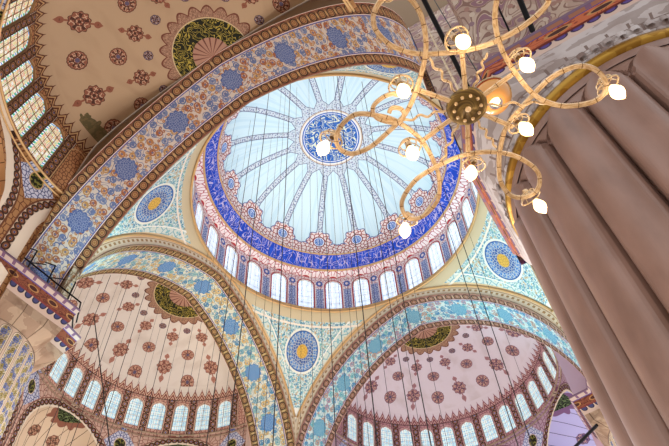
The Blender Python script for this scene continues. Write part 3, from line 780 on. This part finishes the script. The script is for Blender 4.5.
# ------------------------------------------------------------------ hanging cables
def ceil_z(x,y):
    r=math.hypot(x,y)
    if r<10.2: return 47.5+5.6*math.sqrt(1-(r/10.34)**2)
    for cx,cy in ((0,OC),(OC,0)):
        q=math.hypot(x-cx,y-cy)
        if q<9.2 and (y>15.9 or x>15.9): return 36.3+3.5*math.sqrt(max(0,1-(q/9.8)**2))
    return None
M_cable=mat('dark_cable',lambda u,v:'3a3436',.6)
xs=[6,18,30,41,52,60,68,77,85,97,103,108,122,130,138,150,157,165,178,190,198,205,215,222,233,240,252,262,270,278,290,301,312,322,331,342,352,359,366,380,396,404,411,425,484,496,508]
thick={6,52,85,108,165,240,278,331,366,411,396,484,496,130,222}
for i,px in enumerate(xs):
    d=ray(px,340); h=Vector((d.x,d.y,0)).normalized(); cand=[]
    D=14
    while D<44:
        x,y=CP.x+h.x*D,CP.y+h.y*D; r=math.hypot(x,y)
        if r<9.9: cand.append((x,y))
        elif (math.hypot(x,y-OC)<9 and y>16) or (math.hypot(x-OC,y)<9 and x>16): cand.append((x,y))
        D+=.5
    if not cand: continue
    x,y=cand[int(rnd.random()*len(cand)*.6)]
    z=ceil_z(x,y)
    if z is None: continue
    D=math.hypot(x-CP.x,y-CP.y)
    inside=math.hypot(x,y)<10.2
    rod('hanging_cable',[(x,y,2.6),(x,y,z-.03)],(.024 if px in thick else .010),
        ('thick ' if px in thick else 'thin ')+'dark cable hanging straight down from the '+('central dome' if inside else 'half dome beyond'),'cable','thin dark cables hanging from the domes',M_cable,5)
a=atz(94,316,30); b=atz(110,446,20); 
rod('hanging_cable',[a,b+(b-a)*.15],.03,'dark slanting cable crossing the upright ones at lower left','cable')

# ------------------------------------------------------------------ chandelier
ZH=6.9
M_strap=mat('gilt_iron_strap',lambda u,v:mix(lt(ab(cell(u,.17)),.004),mix(gt(noi(u,v,14.0),.52),'c0ab8e','a88e6c'),'5c4020'),.45,.2)
M_strapd=mat('aged_bronze_hub',lambda u,v:mix(gt(noi(u*2.0,v*2.0,9.0),.5),'6c5a34','54442a'),.45,.5)
M_bulb=mat('glowing_bulb',lambda u,v:'ffdca0',.3,emit=3.2)
M_glassr=mat('lamp_glass_collar',lambda u,v:'e0b480',.15,.1)
def crom(pts,n=10,closed=True):
    out=[];k=len(pts)
    rng=range(k if closed else k-1)
    for i in rng:
        p0,p1,p2,p3=[pts[(i+j)%k] if closed else pts[max(0,min(k-1,i+j))] for j in (-1,0,1,2)]
        for q in range(n):
            t=q/n; out.append(tuple(.5*((2*b)+(-a+c)*t+(2*a-5*b+4*c-d)*t*t+(-a+3*b-3*c+d)*t**3) for a,b,c,d in zip(p0,p1,p2,p3)))
    if not closed: out.append(tuple(pts[-1]))
    return out
hub=atz(467,107,ZH)
ch=empty('chandelier',hub,'large gilt scrolled iron chandelier with glowing bulbs hanging close overhead','chandelier')
L3=lambda px,py,dz=0:(atz(px,py,ZH+dz)-hub)
scroll=[(494,42),(468,51),(441,55),(414,55),(392,47),(377,32),(373,16),(380,0),(392,-8),(405,-6),(417,7),(424,27),(426,54),(418,89),(406,116),(385,137),(368,149),(351,153),(339,146),(336,134),(343,121),(356,113),(374,115),(396,122),(421,141),(436,167),(440,184),(438,200),(426,213),(413,217),(403,210),(402,197),(415,179),(436,167),(459,158),(481,154.5),(502,155),(521,160),(537,171),(539,183),(532,192),(518,195),(507,191),(499.5,179),(499,163),(501,149),(508.5,127),(529,103),(553,79),(577,67),(594,68.5),(604,80.5),(601,92.5),(587,101),(560,104.5),(536,96),(517,75),(503,51),(496.5,24),(498,0),(505,-26),(524,-38),(544,-28),(547,-4),(540,9),(521,26)]
pt3=crom([tuple(L3(x,y)) for x,y in scroll],6)
# alternate heights a little where the strap crosses itself
n=len(pt3); pt3=[(x,y,z+.05*math.sin(i/n*2*PI*6)) for i,(x,y,z) in enumerate(pt3)]
mb=MB(); mb.sweep(pt3,[(-.022,-.012),(.022,-.012),(.022,.012),(-.022,.012)],True,up=(0,0,1)); mb.build('scrolled_strap',M_strap,ch)
mb=MB(); mb.lathe([(0.0,-.05),(.03,-.048),(.04,-.03),(.15,-.025),(.19,-.015),(.2,.0),(.2,.03),(.17,.05),(.05,.08),(0.0,.08)],n=36); hb=mb.build('hub',M_strapd,ch,True,label='round bronze hub with studs')
for k in range(10):
    a=2*PI*k/10; mb=MB(); mb.lathe([(.018,-.02),(.018,-.035),(.014,-.045),(0,-.05)],c=(.13*math.cos(a),.13*math.sin(a),0),n=8); mb.build('stud',M_strap,hb,True)
mb=MB(); mb.lathe([(.03,-.045),(.03,-.05),(.022,-.07),(0,-.078)],n=12); mb.build('boss',M_strap,hb,True)
for (x,y) in ((462,54),(419,90),(422,141),(468,156),(513,127),(514,73)):
    e=L3(x,y); d=e.normalized(); mb=MB(); mb.sweep([d*.17,e],[(-.022,-.01),(.022,-.01),(.022,.01),(-.022,.01)],False,up=(0,0,1)); mb.build('spoke',M_strap,ch)
for (x,y) in ((428,58),(400,123),(440,167),(497,149),(552,104),(488,54)):
    e=L3(x,y); d=e.normalized(); s=d.cross(Vector((0,0,1))); m_=[]
    for i in range(25):
        t=i/24; m_.append(d*.18*(1-t)+e*t+s*.022*math.sin(t*PI*6)*(t*(1-t)*4)+Vector((0,0,.03)))
    mb=MB(); mb.tube(m_,.013,6); mb.build('wavy_rod',M_strap,ch,True)
mb=MB(); q=crom([tuple(L3(x,y)) for x,y in ((402,92),(385,96),(373,107),(377,118),(396,123),(404,116),(401,109),(392,108),(389,113))],6,False)
mb.sweep(q,[(-.02,-.01),(.02,-.01),(.02,.01),(-.02,.01)],False,up=(0,0,1)); mb.build('curled_branch',M_strap,ch)
mb=MB(); mb.tube([(0,0,.05),(0,0,28.0)],.012,6); mb.build('suspension_chain',M_strap,ch)
bulbs=[(462,41,455,38),(403,90,400,84),(324,147,332,138),(412,152,409,146),(405,229,407,219),(471,172,474,163),(539,205,529,196),(525,128,517,122),(616,91,606,84),(526,64,518,58),(558,-22,550,-20),(384,-20,386,-12)]
tiltd=(RT*.35-UP*.95).normalized()       # bulbs lean outwards and down
for (x,y,hx,hy) in bulbs:
    bp=L3(x,y,-.02); hp=L3(hx,hy,.05)
    ax=(bp-hp); ax=(ax.normalized()*.8+Vector((0,0,-.75))).normalized()
    Mq=ax.to_track_quat('Z','Y').to_matrix()
    mb=MB(); Q=[tuple(hp+ax*.03+Mq@Vector((.118*math.cos(i*PI/14),.118*math.sin(i*PI/14),0))) for i in range(28)]
    mb.tube(Q,.009,6,True); h=mb.build('lamp_collar',M_strap,ch,True)
    mb=MB(); Q=[tuple(hp-ax*.03+Mq@Vector((.085*math.cos(i*PI/14),.085*math.sin(i*PI/14),0))) for i in range(28)]
    mb.tube(Q,.007,6,True); mb.build('collar_hoop',M_strap,h,True)
    for k in range(4):
        a_=PI/4+k*PI/2; mb=MB(); mb.tube([hp-ax*.07,hp-ax*.03+Mq@Vector((.085*math.cos(a_),.085*math.sin(a_),0)),hp+ax*.03+Mq@Vector((.118*math.cos(a_),.118*math.sin(a_),0))],.006,5); mb.build('collar_arm',M_strap,h,True)
    mb=MB(); mb.lathe([(.02,-.09),(.032,-.08),(.034,-.02),(.03,0.0)],c=tuple(hp),n=12,axis=Mq); mb.build('socket',M_strap,h,True)
    mb=MB(); mb.lathe([(.0,-.085),(.025,-.075),(.045,-.045),(.066,0),(.068,.03),(.055,.065),(.03,.095),(.012,.115),(0,.122)],c=tuple(bp),n=20,axis=Mq); mb.build('bulb',M_bulb,h,True,label='glowing warm bulb')
    l=bpy.data.lights.new('bulb_light','POINT'); l.energy=8; l.color=(1,.74,.46); l.shadow_soft_size=.07
    lo=bpy.data.objects.new('bulb_light',l); COL.objects.link(lo); lo.location=hub+bp+ax*.22
# lantern glowing above the hub
lc=atz(494,100,9.4)
lt_=empty('glass_lantern',lc,'round amber glass lantern glowing just right of the chandelier hub','lantern')
mb=MB(); mb.lathe([(.10,-.12),(.2,-.08),(.27,.04),(.28,.16),(.26,.16),(.25,.05),(.18,-.06),(.10,-.10)],n=28); mb.build('glass_bowl',mat('amber_glass',lambda u,v:mix(gt(v,.1),'b8844c','8c3c20'),.2,emit=.25),lt_,True)
mb=MB(); mb.tube([(.28*math.cos(i*PI/16),.28*math.sin(i*PI/16),.15) for i in range(32)],.014,6,True); mb.build('rim',M_strap,lt_,True)
mb=MB(); mb.lathe([(0,-.11),(.07,-.10),(.075,.06),(0,.09)],n=4); mb.build('lamp',M_bulb,lt_,label='bright square lamp')
mb=MB(); mb.tube([(0,0,.1),(0,0,6.9)],.01,5); mb.build('cord',M_iron,lt_)
l=bpy.data.lights.new('lantern_light','POINT'); l.energy=10; l.color=(1,.74,.46); l.shadow_soft_size=.1
lo=bpy.data.objects.new('lantern_light',l); COL.objects.link(lo); lo.location=lc+Vector((0,0,-.35))

# ------------------------------------------------------------------ light and view
w=bpy.data.worlds.new('world'); sc.world=w; w.use_nodes=True
w.node_tree.nodes['Background'].inputs[0].default_value=(.93,.97,1,1); w.node_tree.nodes['Background'].inputs[1].default_value=1.55
def point(x,y,z,e,col,r=.5):  # unseen lights added to brighten the domes, standing in for low lamp rings
    l=bpy.data.lights.new('hall_fill_light','POINT'); l.energy=e; l.color=col; l.shadow_soft_size=r
    o=bpy.data.objects.new('hall_fill_light',l); COL.objects.link(o); o.location=(x,y,z)
for x,y in ((6,6),(-4,6),(6,-4),(-5,-4)): point(x,y,9,5600,(1,.97,.93))
point(0,17,8,1700,(1,.96,.92)); point(17,0,8,1700,(.95,.9,1)); point(-16,2,8,700,(1,.8,.6))
def spot(loc,tgt,e,col,ang,r=.4):  # unseen spots added inside the hall to tint and brighten chosen surfaces
    l=bpy.data.lights.new('fill_spot','SPOT'); l.energy=e; l.color=col; l.spot_size=ang*DEG; l.spot_blend=.9; l.shadow_soft_size=r
    o=bpy.data.objects.new('fill_spot',l); COL.objects.link(o); o.location=loc
    o.rotation_euler=(Vector(tgt)-Vector(loc)).to_track_quat('-Z','Y').to_euler()
spot((2,4,12),(10,-9,36),19000,(.35,.85,1),42)
spot((2,4,12),(-11.5,13,30),20000,(.35,.9,1),26)
spot((-4,2,12),(3,10,38),6500,(1,.8,.5),40)
spot((0,0,12),(0,0,50),26000,(.78,.93,1),44)
sc.view_settings.view_transform='Standard'; sc.view_settings.look='None'; sc.view_settings.gamma=1; sc.view_settings.exposure=0.0
sc.view_settings.use_curve_mapping=False
